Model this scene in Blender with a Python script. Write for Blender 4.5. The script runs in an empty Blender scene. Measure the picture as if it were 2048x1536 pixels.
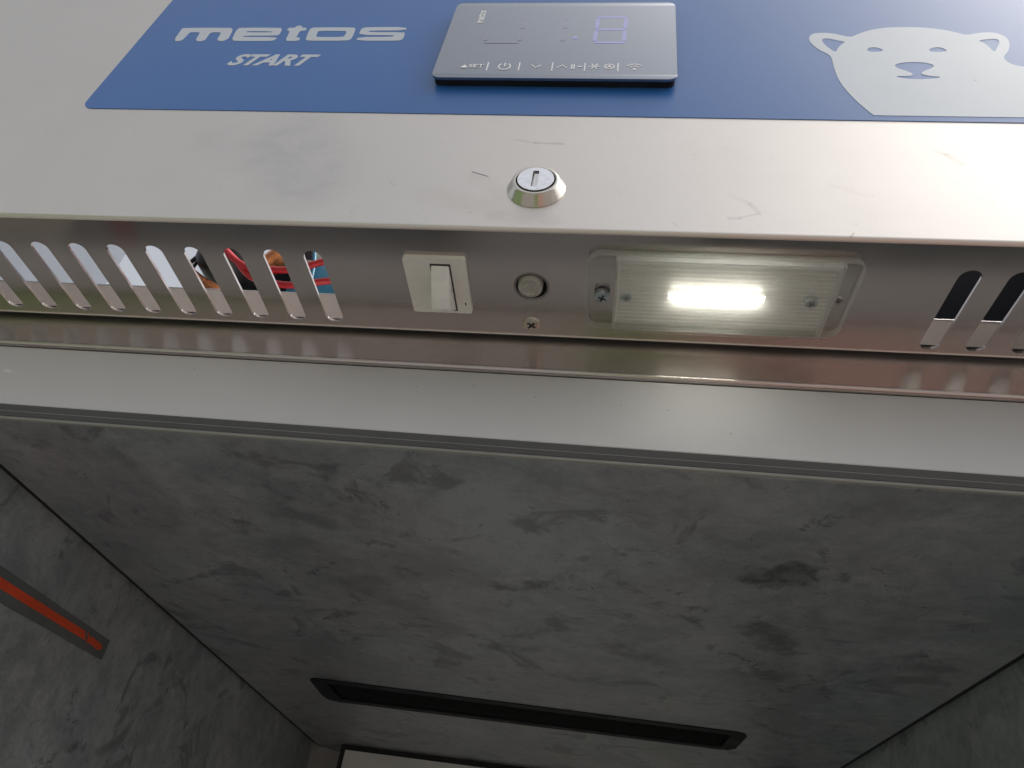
import bpy, bmesh, math, random
from mathutils import Vector, Matrix
random.seed(7)
scene = bpy.context.scene
C = scene.collection

# ---------------------------------------------------------------- camera
# all lengths in this script are millimetres, scaled to metres when linked
MM = 0.001
cam_d = bpy.data.cameras.new("camera")
cam = bpy.data.objects.new("camera", cam_d); C.objects.link(cam)
right = Vector((0.99028959, 0.0600849, 0.12536476))
down = Vector((0.06171108, 0.61806678, -0.78369968))
fwd = Vector((-0.12457231, 0.78382604, 0.6083572))
R = Matrix((right, -down, -fwd)).transposed()
cam.matrix_world = Matrix.Translation(Vector((40.4, -190.6, -228.1)) * MM) @ R.to_4x4()
cam_d.sensor_width = 36.0
cam_d.lens = 36.0 * 1433.3 / 2048.0
cam_d.clip_start = 0.005
cam_d.clip_end = 3000
scene.camera = cam

# ---------------------------------------------------------------- daylight
SUN_EL, SUN_AZ = math.radians(58), math.radians(91)      # azimuth from +Y, clockwise
w = bpy.data.worlds.new("World"); scene.world = w; w.use_nodes = True
nt = w.node_tree; nt.nodes.clear()
sky = nt.nodes.new("ShaderNodeTexSky"); sky.sky_type = 'NISHITA'; sky.sun_disc = False
sky.sun_elevation = SUN_EL; sky.sun_rotation = SUN_AZ
sky.air_density = 1.0; sky.dust_density = 7.0; sky.ozone_density = 1.0
hs = nt.nodes.new("ShaderNodeHueSaturation"); hs.inputs["Saturation"].default_value = 0.25
bg = nt.nodes.new("ShaderNodeBackground"); bg.inputs[1].default_value = 0.15
wo = nt.nodes.new("ShaderNodeOutputWorld")
nt.links.new(sky.outputs[0], hs.inputs["Color"]); nt.links.new(hs.outputs[0], bg.inputs[0]); nt.links.new(bg.outputs[0], wo.inputs[0])
sl = bpy.data.lights.new("sun", 'SUN'); sl.energy = 0.5; sl.angle = math.radians(25); sl.color = (1.0, 0.95, 0.88)
so = bpy.data.objects.new("sun", sl); C.objects.link(so)
sd = Vector((math.sin(SUN_AZ) * math.cos(SUN_EL), math.cos(SUN_AZ) * math.cos(SUN_EL), math.sin(SUN_EL)))
so.rotation_euler = sd.to_track_quat('Z', 'Y').to_euler()
so.location = (3, -3, 5)
scene.view_settings.view_transform = 'Standard'
scene.view_settings.look = 'None'
scene.view_settings.exposure = EXPO = 0.6
scene.view_settings.gamma = 1.0
scene.cycles.max_bounces = 10
scene.cycles.transparent_max_bounces = 12
scene.cycles.caustics_reflective = True
scene.cycles.blur_glossy = 0.3
scene.cycles.sample_clamp_indirect = 25

# ---------------------------------------------------------------- materials
class N:
    """small node helper"""
    def __init__(s, name):
        s.m = bpy.data.materials.new(name); s.m.use_nodes = True
        s.t = s.m.node_tree; s.b = s.t.nodes["Principled BSDF"]
    def n(s, typ, **kw):
        x = s.t.nodes.new(typ)
        for k, v in kw.items(): setattr(x, k, v)
        return x
    def l(s, a, b): s.t.links.new(a, b)
    def put(s, sock, v):
        if hasattr(v, 'is_output') or isinstance(v, bpy.types.NodeSocket): s.l(v, sock)
        else: sock.default_value = v
    def math(s, op, a, b=0.0, c=None, clamp=False):
        x = s.n("ShaderNodeMath", operation=op, use_clamp=clamp); s.put(x.inputs[0], a); s.put(x.inputs[1], b)
        if c is not None: s.put(x.inputs[2], c)
        return x.outputs[0]
    def vmath(s, op, a, b=None, out=0):
        x = s.n("ShaderNodeVectorMath", operation=op); s.put(x.inputs[0], a)
        if b is not None: s.put(x.inputs[1], b)
        return x.outputs[out]
    def mixc(s, f, a, b, mode='MIX'):
        x = s.n("ShaderNodeMix", data_type='RGBA', blend_type=mode)
        s.put(x.inputs[0], f)
        for i, v in ((6, a), (7, b)):
            if isinstance(v, tuple) and len(v) == 3: v = v + (1,)
            s.put(x.inputs[i], v)
        return x.outputs[2]
    def ramp(s, f, stops):
        x = s.n("ShaderNodeValToRGB"); r = x.color_ramp
        while len(r.elements) < len(stops): r.elements.new(0.5)
        for e, (p, c) in zip(r.elements, stops):
            e.position = p; e.color = (c, c, c, 1) if not isinstance(c, tuple) else c + (1,)
        s.l(f, x.inputs[0]); return x.outputs[0]
    def pos(s): return s.n("ShaderNodeNewGeometry").outputs["Position"]
    def noise(s, vec, scale, detail=4, rough=0.5, dist=0.0, stretch=None, offset=None):
        if stretch or offset:
            mp = s.n("ShaderNodeMapping"); s.l(vec, mp.inputs[0])
            if stretch: mp.inputs["Scale"].default_value = stretch
            if offset: mp.inputs["Location"].default_value = offset
            vec = mp.outputs[0]
        x = s.n("ShaderNodeTexNoise"); x.inputs["Scale"].default_value = scale
        x.inputs["Detail"].default_value = detail; x.inputs["Roughness"].default_value = rough
        x.inputs["Distortion"].default_value = dist
        s.l(vec, x.inputs["Vector"]); return x.outputs[0]
    def bump(s, h, strength, dist=0.0005, normal=None):
        x = s.n("ShaderNodeBump"); x.inputs["Strength"].default_value = strength; x.inputs["Distance"].default_value = dist
        s.l(h, x.inputs["Height"]); s.l(x.outputs[0], s.b.inputs["Normal"])
    def seg(s, p, a, b, width, soft=0.6):
        """1 on the segment a-b (mm), falling to 0 at width (mm)"""
        a = Vector(a) * MM; b = Vector(b) * MM; ab = b - a
        pa = s.vmath('SUBTRACT', p, tuple(a))
        h = s.math('DIVIDE', s.vmath('DOT_PRODUCT', pa, tuple(ab), out=1), ab.length_squared, clamp=True)
        sc = s.n("ShaderNodeVectorMath", operation='SCALE'); sc.inputs[0].default_value = tuple(ab); s.l(h, sc.inputs[3])
        d = s.vmath('LENGTH', s.vmath('SUBTRACT', pa, sc.outputs[0]), out=1)
        mr = s.n("ShaderNodeMapRange"); s.l(d, mr.inputs[0])
        mr.inputs[1].default_value = width * MM; mr.inputs[2].default_value = width * MM * (1 - soft)
        return mr.outputs[0]

def plain(name, col, rough=0.5, metal=0.0, spec=0.5, noise_amt=0.0, nscale=60, coat=0.0):
    s = N(name); b = s.b
    b.inputs["Base Color"].default_value = col + (1,)
    b.inputs["Roughness"].default_value = rough; b.inputs["Metallic"].default_value = metal
    b.inputs["Specular IOR Level"].default_value = spec
    b.inputs["Coat Weight"].default_value = coat
    if noise_amt:
        f = s.noise(s.pos(), nscale, 5, 0.6)
        dark = tuple(c * (1 - noise_amt) for c in col); light = tuple(min(1, c * (1 + noise_amt)) for c in col)
        s.l(s.mixc(s.ramp(f, [(0.3, 0.0), (0.7, 1.0)]), dark, light), b.inputs["Base Color"])
        s.l(s.ramp(f, [(0.3, max(0, rough - 0.08)), (0.7, min(1, rough + 0.08))]), b.inputs["Roughness"])
    return s.m

def brushed(name, col, rough, aniso=0.6, streak=0.06, smudge=0.10, stretch=(4, 2600, 2600), bump=0.03, marks=None, tangent=(1, 0, 0)):
    s = N(name); b = s.b; p = s.pos()
    b.inputs["Metallic"].default_value = 1.0
    fine = s.noise(p, 1.0, 3, 0.6, stretch=stretch)
    big = s.noise(p, 14.0, 4, 0.55)
    mid = s.noise(p, 60.0, 6, 0.65, dist=0.4, stretch=(1, 1, 1.6))
    grime = s.noise(p, 220.0, 4, 0.7, dist=1.2, stretch=(1, 1.5, 1.2), offset=(3, 1, 2))
    k = s.math('ADD', 1.0 - streak * .5 - smudge * .5, s.math('ADD', s.math('MULTIPLY', fine, streak), s.math('MULTIPLY', big, smudge)))
    spots = s.math('SUBTRACT', 1.0, s.math('MULTIPLY', s.ramp(grime, [(0.64, 0.0), (0.74, 1.0)]), 0.16 * smudge / 0.10))
    k = s.math('MULTIPLY', k, spots)
    cv = s.vmath('MULTIPLY', (col[0], col[1], col[2]), (1, 1, 1))
    sc = s.n("ShaderNodeVectorMath", operation='SCALE'); sc.inputs[0].default_value = col; s.l(k, sc.inputs[3])
    cc = sc.outputs[0]
    if marks:
        for (a, bb, wd, colm, amt) in marks:
            msk = s.seg(p, a, bb, wd)
            msk = s.math('MULTIPLY', msk, s.ramp(mid, [(0.35, 0.45), (0.6, 1.0)]))
            cc = s.mixc(s.math('MULTIPLY', msk, amt), cc, colm)
    s.l(cc, b.inputs["Base Color"])
    rr = s.math('ADD', rough - 0.07, s.math('ADD', s.math('MULTIPLY', mid, 0.10), s.math('MULTIPLY', fine, 0.02)))
    s.l(rr, b.inputs["Roughness"])
    b.inputs["Anisotropic"].default_value = aniso
    tx, ty, tz = tangent
    cx = s.n("ShaderNodeCombineXYZ"); cx.inputs[0].default_value = tx; cx.inputs[1].default_value = ty; cx.inputs[2].default_value = tz
    s.l(cx.outputs[0], b.inputs["Tangent"])
    s.bump(s.math('ADD', fine, s.math('MULTIPLY', big, 3.0)), bump, 0.0004)
    return s.m

def emit(name, col, strength):
    s = N(name); s.b.inputs["Base Color"].default_value = (0.8, 0.8, 0.8, 1)
    s.b.inputs["Emission Color"].default_value = col + (1,); s.b.inputs["Emission Strength"].default_value = strength
    return s.m

def clear_acrylic(name, tint=(0.97, 0.975, 0.965), haze=0.0):
    s = N(name); t = s.t; t.nodes.remove(s.b)
    out = [n for n in t.nodes if n.type == 'OUTPUT_MATERIAL'][0]
    tr = s.n("ShaderNodeBsdfTransparent"); tr.inputs[0].default_value = tint + (1,)
    gl = s.n("ShaderNodeBsdfGlossy"); gl.inputs["Roughness"].default_value = 0.06
    fr = s.n("ShaderNodeLayerWeight"); fr.inputs[0].default_value = 0.5
    df = s.n("ShaderNodeBsdfTranslucent" if haze else "ShaderNodeBsdfDiffuse"); df.inputs[0].default_value = (0.88, 0.88, 0.86, 1)
    m1 = s.n("ShaderNodeMixShader"); s.l(s.math('MULTIPLY_ADD', s.math('POWER', fr.outputs[1], 5.0), 0.6, 0.04), m1.inputs[0]); s.l(tr.outputs[0], m1.inputs[1]); s.l(gl.outputs[0], m1.inputs[2])
    nz = s.noise(s.pos(), 350, 4, 0.7)
    m2 = s.n("ShaderNodeMixShader"); s.l(s.ramp(nz, [(0.45, 0.005 + haze), (0.8, 0.05 + haze)]), m2.inputs[0]); s.l(m1.outputs[0], m2.inputs[1]); s.l(df.outputs[0], m2.inputs[2])
    s.l(m2.outputs[0], out.inputs[0])
    return s.m

def clear_edge(name, k=0.38):
    """polished cut edges of the acrylic: they catch light along their length"""
    s = N(name); t = s.t; t.nodes.remove(s.b)
    out = [n for n in t.nodes if n.type == 'OUTPUT_MATERIAL'][0]
    tr = s.n("ShaderNodeBsdfTransparent"); tr.inputs[0].default_value = (0.93, 0.94, 0.92, 1)
    gl = s.n("ShaderNodeBsdfGlossy"); gl.inputs["Roughness"].default_value = 0.15
    df = s.n("ShaderNodeBsdfTranslucent"); df.inputs[0].default_value = (0.92, 0.92, 0.92, 1)
    m1 = s.n("ShaderNodeMixShader"); m1.inputs[0].default_value = 0.16; s.l(tr.outputs[0], m1.inputs[1]); s.l(gl.outputs[0], m1.inputs[2])
    m2 = s.n("ShaderNodeMixShader"); m2.inputs[0].default_value = k; s.l(m1.outputs[0], m2.inputs[1]); s.l(df.outputs[0], m2.inputs[2])
    s.l(m2.outputs[0], out.inputs[0])
    return s.m

def mottled(name, lo, hi, rough=0.45, scale=1.0, seed=0.0, metal=0.25, patches=()):
    """grey concrete-look sheet: clouds, stains, hair-thin dark veins"""
    s = N(name); p = s.pos(); b = s.b
    off = (seed, seed * 1.7, seed * 0.6)
    n1 = s.noise(p, 6.5 * scale, 5, 0.6, dist=0.6, offset=off)
    n2 = s.noise(p, 17 * scale, 7, 0.68, dist=1.0, offset=off)
    n3 = s.noise(p, 55 * scale, 6, 0.7, dist=0.5, offset=off)
    n6 = s.noise(p, 420 * scale, 4, 0.7, offset=off)
    cl = s.math('ADD', s.math('MULTIPLY', n1, 0.34), s.math('ADD', s.math('MULTIPLY', n2, 0.40), s.math('MULTIPLY', n3, 0.32)))
    base = s.mixc(s.ramp(cl, [(0.46, 0.0), (0.62, 1.0)]), lo, hi)
    hue = s.noise(p, 9 * scale, 3, 0.5, offset=(seed + 4, 2, 1))
    base = s.mixc(s.ramp(hue, [(0.42, 0.0), (0.62, 0.5)]), base, s.mixc(1.0, base, (0.92, 1.0, 1.02), 'MULTIPLY'))
    base = s.mixc(s.ramp(hue, [(0.3, 0.45), (0.48, 0.0)]), base, s.mixc(1.0, base, (1.05, 1.0, 0.97), 'MULTIPLY'))
    # dark stains
    st = s.noise(p, 11 * scale, 6, 0.62, dist=1.6, offset=(seed + 9, 5, 3))
    base = s.mixc(s.math('MULTIPLY', s.ramp(st, [(0.57, 0.0), (0.64, 1.0)]), 0.5), base, tuple(c * 0.35 for c in lo))
    st2 = s.noise(p, 34 * scale, 5, 0.7, dist=1.9, offset=(seed + 2, 8, 3))
    base = s.mixc(s.math('MULTIPLY', s.ramp(st2, [(0.64, 0.0), (0.68, 1.0)]), 0.55), base, tuple(c * 0.3 for c in lo))
    # veins: thin band where a distorted noise crosses its middle, broken up by another noise
    v = s.noise(p, 12 * scale, 6, 0.72, dist=1.3, offset=(seed + 13, 1, 7))
    band = s.ramp(v, [(0.488, 0.0), (0.4985, 1.0), (0.5015, 1.0), (0.512, 0.0)])
    gate = s.ramp(s.noise(p, 13 * scale, 3, 0.5, offset=(seed + 5, 3, 2)), [(0.54, 0.0), (0.62, 1.0)])
    base = s.mixc(s.math('MULTIPLY', s.math('MULTIPLY', band, gate), 0.35), base, tuple(c * 0.3 for c in lo))
    if patches:
        wn = s.n("ShaderNodeTexNoise"); wn.inputs["Scale"].default_value = 38; wn.inputs["Detail"].default_value = 6; wn.inputs["Roughness"].default_value = 0.75; s.l(p, wn.inputs["Vector"])
        sc = s.n("ShaderNodeVectorMath", operation='SCALE'); s.l(s.vmath('SUBTRACT', wn.outputs["Color"], (0.5, 0.5, 0.5)), sc.inputs[0]); sc.inputs[3].default_value = 0.055
        wp = s.vmath('ADD', p, sc.outputs[0])
        for a, b_, wd, amt in patches:
            base = s.mixc(s.math('MULTIPLY', s.seg(wp, a, b_, wd, 0.8), amt), base, tuple(c * 0.22 for c in lo))
    base = s.mixc(s.ramp(n6, [(0.3, 0.22), (0.6, 0.0)]), base, tuple(c * 0.5 for c in lo))
    s.l(base, b.inputs["Base Color"])
    b.inputs["Metallic"].default_value = metal
    s.l(s.ramp(n2, [(0.3, rough - 0.08), (0.7, rough + 0.1)]), b.inputs["Roughness"])
    s.bump(s.math('ADD', n6, n3), 0.12, 0.0004)
    return s.m

BROWN = (0.30, 0.22, 0.17); GREYM = (0.24, 0.22, 0.21)
marks = [((-22.75, 0, 37.7), (-15.1, 0, 34.7), 0.35, (0.05, 0.05, 0.05), 0.9),
         ((-6, 0, 63.0), (3, 0, 60.9), 1.2, BROWN, 0.17), ((3, 0, 60.9), (16, 0, 60.6), 1.0, GREYM, 0.34),
         ((87, 0, 11.1), (91.5, 0, 11.5), 1.3, GREYM, 0.31), ((91, 0, 11.5), (99, 0, 14.9), 0.7, GREYM, 0.27),
         ((99, 0, 14.9), (95.9, 0, 20.8), 1.3, BROWN, 0.19), ((95.9, 0, 20.8), (89, 0, 25.8), 1.6, BROWN, 0.10),
         ((176, 0, 60.5), (180, 0, 58.2), 1.5, BROWN, 0.17), ((180, 0, 58.2), (184.5, 0, 52.0), 1.8, BROWN, 0.17),
         ((132, 0, 1.6), (133.8, 0, 4.4), 0.6, GREYM, 0.41), ((65, 0, 7.0), (66.5, 0, 5.2), 0.5, GREYM, 0.34),
         ((130, 0, 35), (142, 0, 28.5), 1.8, BROWN, 0.08), ((-6, 0, 22), (-20, 0, 33), 6, BROWN, 0.07),
         ((-19.6, 0, 9.6), (-18.6, 0, 9.6), 0.5, GREYM, 0.34), ((-9, 0, 8), (16, 0, 6), 5, BROWN, 0.10),
         ((-40, 0, 20), (-8, 0, 12), 8, BROWN, 0.07), ((-112, 0, 62), (-98, 0, 30), 28, (0.30, 0.31, 0.34), 0.20), ((-150, 0, 58), (-128, 0, 44), 18, (0.3, 0.3, 0.32), 0.10)]
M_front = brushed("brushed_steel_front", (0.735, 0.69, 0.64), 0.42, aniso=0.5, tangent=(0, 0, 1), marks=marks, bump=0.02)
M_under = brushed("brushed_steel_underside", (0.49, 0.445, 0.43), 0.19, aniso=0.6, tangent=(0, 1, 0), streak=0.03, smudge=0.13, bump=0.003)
M_flange = brushed("steel_flange", (0.58, 0.54, 0.515), 0.25, aniso=0.88, tangent=(0, 0, 1), streak=0.03, smudge=0.08, bump=0.003)
M_dull = brushed("dull_steel", (0.45, 0.44, 0.42), 0.45, aniso=0.2, smudge=0.25)
M_strip = plain("satin_grey_strip", (0.63, 0.63, 0.64), 0.6, 0.15, noise_amt=0.05, nscale=40)
M_hem = plain("hem_highlight", (0.85, 0.80, 0.76), 0.35, 0.6)  # paler than the sheet: the edge's highlight line put into its colour
_s = N("satin_grey_strip_specked"); _p = _s.pos(); _c = _s.mixc(_s.noise(_p, 30, 4, 0.6), (0.55, 0.55, 0.555), (0.60, 0.60, 0.605))
for _x, _z in ((-44.6, -32.6), (10.7, -34.3), (49.2, -35.8), (69.6, -36.7), (-155.6, -30.3), (-18, -30), (96, -47)):
    _c = _s.mixc(_s.math('MULTIPLY', _s.seg(_p, (_x, 67.5, _z), (_x + .25, 67.5, _z - .3), 0.42), 0.5), _c, (0.18, 0.16, 0.15))
_c = _s.mixc(_s.math('MULTIPLY', _s.seg(_p, (-252, 67.5, -39), (-249, 67.5, -39.3), 1.3), 0.5), _c, (0.85, 0.85, 0.86))
_s.l(_c, _s.b.inputs["Base Color"]); _s.b.inputs["Roughness"].default_value = 0.58; _s.b.inputs["Metallic"].default_value = 0.15
M_strip = _s.m
M_gasket = plain("dark_channel_plastic", (0.085, 0.088, 0.092), 0.7, noise_amt=0.1)
M_bead = plain("channel_bead", (0.24, 0.24, 0.225), 0.45, noise_amt=0.06)
M_black = plain("black_plastic", (0.007, 0.009, 0.012), 0.6, spec=0.25, noise_amt=0.2)
M_seal = plain("black_joint", (0.006, 0.007, 0.008), 0.7)
M_white = plain("white_switch_plastic", (0.78, 0.78, 0.73), 0.35, noise_amt=0.06, nscale=120)
M_white2 = plain("rocker_plastic", (0.84, 0.86, 0.83), 0.3, noise_amt=0.03, nscale=120)
M_chrome = plain("nickel_plating", (0.60, 0.57, 0.51), 0.19, 1.0, noise_amt=0.04, nscale=300)
M_zinc = plain("zinc_screw", (0.46, 0.52, 0.55), 0.3, 1.0, noise_amt=0.15, nscale=500)
M_screw = plain("stainless_screw", (0.62, 0.56, 0.50), 0.25, 1.0, noise_amt=0.15, nscale=500)
M_recess = plain("screw_recess", (0.03, 0.03, 0.035), 0.5, 0.6)
def cps(rows): return [((a, b_, -65), (c, d, -65), wd, amt) for a, b_, c, d, wd, amt in rows]
CEIL_MARKS = cps([(124, 177, 142, 160, 13, .75), (-12, 217, 11, 207, 10, .65), (141, 238, 164, 268, 16, .6), (150, 328, 169, 324, 9, .5),
    (130, 288, 168, 322, 4, .6), (103, 218, 108, 244, 6, .55), (148, 132, 170, 170, 3.5, .5), (192, 319, 217, 357, 5, .5), (217, 357, 215, 330, 4, .5),
    (-79, 112, -58, 111, 3.5, .55), (-93, 170, -70, 171, 4, .6), (-58, 111, -67, 153, 3, .5), (-131, 219, -115, 208, 5, .7), (-114, 254, -109, 261, 5, .6),
    (-142, 307, -126, 288, 6, .65), (-68, 242, -63, 249, 5, .5), (137, 109, 152, 102, 3, .5), (124, 180, 166, 151, 2.4, .5), (-222, 105, -225, 120, 3, .5),
    (-128, 140, -105, 150, 14, .3), (-150, 200, -120, 175, 18, .3), (-95, 235, -60, 300, 22, .28), (60, 300, 90, 320, 14, .35), (20, 380, 60, 385, 10, .3), (-30, 330, 0, 320, 12, .3)])
WALL_MARKS = [((-278, a, z0), (-278, c, z1), wd, amt) for a, z0, c, z1, wd, amt in [(269, -136, 275, -148, 4, .85), (279, -152, 280, -154, 2.5, .8), (257, -181, 280, -174, 2.5, .6),
    (297, -166, 307, -167, 3.5, .7), (248, -168, 252, -164, 2.5, .6), (212, -151, 222, -143, 2.5, .5), (257, -155, 276, -150, 1.5, .5), (230, -136, 236, -140, 2.5, .4), (262, -188, 270, -192, 3, .5)]]
M_ceil = mottled("mottled_grey_ceiling", (0.30, 0.315, 0.335), (0.455, 0.47, 0.485), 0.42, 1.5, 1.0, metal=0.5, patches=CEIL_MARKS)
M_wall = mottled("mottled_grey_wall", (0.33, 0.355, 0.36), (0.54, 0.565, 0.57), 0.42, 1.8, 6.0, metal=0.4, patches=WALL_MARKS)
M_back = plain("grey_back_panel", (0.62, 0.62, 0.60), 0.4, 0.3, noise_amt=0.08, nscale=15)

def blue_mat():
    s = N("blue_printed_film"); p = s.pos()
    f = s.noise(p, 9, 3, 0.5); g = s.noise(p, 700, 3, 0.7)
    s.l(s.mixc(s.ramp(f, [(0.3, 0.0), (0.7, 1.0)]), (0.022, 0.115, 0.36), (0.027, 0.13, 0.39)), s.b.inputs["Base Color"])
    s.b.inputs["Roughness"].default_value = 0.32
    s.b.inputs["Specular IOR Level"].default_value = 0.62
    s.bump(g, 0.04, 0.0002)
    # tiny pale specks of dust
    d = s.noise(p, 900, 1, 0.5, offset=(4, 3, 2))
    return s.m
M_blue = blue_mat()
M_print = plain("pale_print", (0.50, 0.54, 0.60), 0.35, spec=0.6, noise_amt=0.02)
M_bear = plain("pale_emblem_print", (0.52, 0.57, 0.63), 0.35, spec=0.6, noise_amt=0.02)

def display_mat():
    s = N("dark_display_glass"); b = s.b; p = s.pos()
    b.inputs["Base Color"].default_value = (0.30, 0.32, 0.355, 1)
    b.inputs["Metallic"].default_value = 0.9
    sm = s.noise(p, 90, 6, 0.7, dist=1.5)
    s.l(s.ramp(sm, [(0.35, 0.07), (0.7, 0.22)]), b.inputs["Roughness"])
    return s.m
M_glass = display_mat()
M_icon = emit("display_icon_print", (0.8, 0.85, 1.0), 0.045)
def seg_mat(name, col, st):
    m = emit(name, col, st); b = m.node_tree.nodes["Principled BSDF"]
    b.inputs["Base Color"].default_value = (0.30, 0.32, 0.355, 1); b.inputs["Metallic"].default_value = 0.9; b.inputs["Roughness"].default_value = 0.15
    return m
M_seg = seg_mat("violet_led_segment", (0.30, 0.22, 1.0), 0.13)
M_segdim = seg_mat("dim_segment", (0.6, 0.3, 0.5), 0.012)
M_acr = clear_acrylic("clear_acrylic"); M_acre = clear_edge("acrylic_edge", 0.32); M_acrw = clear_edge("frosted_acrylic_wall", 0.3)
M_dome = clear_acrylic("ribbed_acrylic", haze=0.045)
M_tray = plain("lamp_tray", (0.80, 0.79, 0.76), 0.38, 0.15, noise_amt=0.03)
M_ribm = clear_acrylic("acrylic_rib", tint=(0.93, 0.93, 0.92), haze=0.025)
M_pcb = emit("led_gel", (1.0, 0.97, 0.90), 1.2)
M_led = emit("led_chip", (1.0, 0.97, 0.88), 17.0)
M_red = plain("red_wire_sleeve", (0.62, 0.03, 0.04), 0.35)
M_copper = plain("copper_pipe", (0.62, 0.24, 0.10), 0.3, 0.8, noise_amt=0.3, nscale=200)
M_cyan = plain("blue_control_box", (0.02, 0.19, 0.32), 0.35, noise_amt=0.15, nscale=80)
M_navy = plain("dark_navy_housing", (0.005, 0.008, 0.018), 0.7, spec=0.3)
M_rubber = plain("dark_rubber", (0.02, 0.022, 0.022), 0.35, noise_amt=0.2)
M_bag = plain("clear_plastic_bag", (0.5, 0.48, 0.46), 0.25, noise_amt=0.2, nscale=300)
M_hood = plain("hood_side_steel", (0.18, 0.20, 0.235), 0.75, 0.0, noise_amt=0.08)
M_label = plain("label_strip_grey", (0.13, 0.14, 0.135), 0.5, noise_amt=0.12, nscale=50)
M_orange = plain("label_red_bar", (0.75, 0.085, 0.025), 0.5, noise_amt=0.12, nscale=50)
M_inner = plain("flange_upper_lit", (0.80, 0.72, 0.67), 0.42, 0.55, noise_amt=0.03)  # same flange steel, lightened: brightness behind the slots put into its colour

def ground_mat():
    s = N("paving_and_grass"); p = s.pos(); b = s.b
    br = s.n("ShaderNodeTexBrick"); mp = s.n("ShaderNodeMapping"); s.l(p, mp.inputs[0]); mp.inputs["Scale"].default_value = (4, 4, 4); s.l(mp.outputs[0], br.inputs[0])
    br.inputs["Color1"].default_value = (0.19, 0.18, 0.175, 1); br.inputs["Color2"].default_value = (0.22, 0.20, 0.19, 1); br.inputs["Mortar"].default_value = (0.14, 0.13, 0.12, 1)
    n = s.noise(p, 3, 6, 0.7)
    col = s.mixc(s.ramp(n, [(0.35, 0.0), (0.7, 0.5)]), br.outputs[0], (0.18, 0.17, 0.16))
    sx = s.n("ShaderNodeSeparateXYZ"); s.l(p, sx.inputs[0])
    wob = s.math('MULTIPLY', s.math('SUBTRACT', s.noise(p, 2.0, 3, 0.5), 0.5), 0.25)
    x = s.math('ADD', sx.outputs[0], wob); y = sx.outputs[1]
    grass = s.mixc(s.noise(p, 30, 5, 0.7), (0.06, 0.10, 0.035), (0.12, 0.165, 0.06))
    strip = s.math('MULTIPLY', s.math('GREATER_THAN', x, 0.02), s.math('LESS_THAN', x, 0.42))
    strip = s.math('MULTIPLY', strip, s.math('LESS_THAN', y, -0.9))
    lawn = s.math('LESS_THAN', x, -2.6)
    redb = s.math('MULTIPLY', s.math('GREATER_THAN', x, 0.42), s.math('LESS_THAN', x, 1.6))
    redc = s.mixc(br.outputs[1], (0.235, 0.145, 0.12), (0.20, 0.16, 0.145))
    col = s.mixc(redb, col, redc)
    s.l(s.mixc(s.math('MAXIMUM', strip, lawn), col, grass), b.inputs["Base Color"])
    b.inputs["Roughness"].default_value = 0.85
    return s.m
M_ground = ground_mat()

# ---------------------------------------------------------------- mesh helpers
def wdef(z):
    pts = [(-60, 0.0), (-24, 0.006), (0, 0.010), (20, 0.009), (84, -0.002), (210, 0.0)]
    if z <= pts[0][0] or z >= pts[-1][0]: return 0.0
    for (z0, a), (z1, b_) in zip(pts, pts[1:]):
        if z <= z1: return a + (b_ - a) * (z - z0) / (z1 - z0)
    return 0.0
def deform(v):           # the hood sheet hangs very slightly out of true
    return Vector((v.x, v.y, v.z + v.x * wdef(v.z))) if -20 < v.y < 82 and v.z < 230 else v

WORLD = {}
def obj(name, bm, mat, parent=None, smooth=None, recalc=True, warp=True):
    if recalc: bmesh.ops.recalc_face_normals(bm, faces=bm.faces)
    if warp:
        for v in bm.verts: v.co = deform(v.co)
    lo = Vector([min(v.co[i] for v in bm.verts) for i in range(3)]); hi = Vector([max(v.co[i] for v in bm.verts) for i in range(3)])
    c = (lo + hi) / 2
    for v in bm.verts: v.co = (v.co - c) * MM
    me = bpy.data.meshes.new(name); bm.to_mesh(me); bm.free()
    for m in (mat if isinstance(mat, (list, tuple)) else [mat]): me.materials.append(m)
    if smooth is not None:
        me.polygons.foreach_set('use_smooth', [True] * len(me.polygons)); me.set_sharp_from_angle(angle=math.radians(smooth))
    o = bpy.data.objects.new(name, me); C.objects.link(o)
    wl = c * MM; WORLD[o.name] = wl
    if parent is not None:
        o.parent = parent; o.location = wl - WORLD[parent.name]
    else: o.location = wl
    return o
def dup(o, delta, parent=None):
    c = o.copy(); C.objects.link(c); p = parent or o.parent; c.parent = p
    wl = WORLD[o.name] + Vector(delta) * MM; WORLD[c.name] = wl; c.location = wl - WORLD[p.name]
    return c

def box(bm, x0, x1, y0, y1, z0, z1):
    vs = [bm.verts.new((x, y, z)) for x in (x0, x1) for y in (y0, y1) for z in (z0, z1)]
    for f in ((0, 1, 3, 2), (4, 6, 7, 5), (0, 4, 5, 1), (2, 3, 7, 6), (0, 2, 6, 4), (1, 5, 7, 3)):
        bm.faces.new([vs[i] for i in f])
    return vs
def bevel(bm, w, seg=2, ang=40):
    es = [e for e in bm.edges if len(e.link_faces) == 2 and e.calc_face_angle(0) > math.radians(ang)]
    if es: bmesh.ops.bevel(bm, geom=es, offset=w, segments=seg, affect='EDGES', profile=0.5, clamp_overlap=True)
def bbox(name, mat, parent, x0, x1, y0, y1, z0, z1, bv=0.3, seg=2):
    bm = bmesh.new(); box(bm, x0, x1, y0, y1, z0, z1); bmesh.ops.recalc_face_normals(bm, faces=bm.faces)
    if bv: bevel(bm, bv, seg)
    return obj(name, bm, mat, parent, smooth=35)

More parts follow.
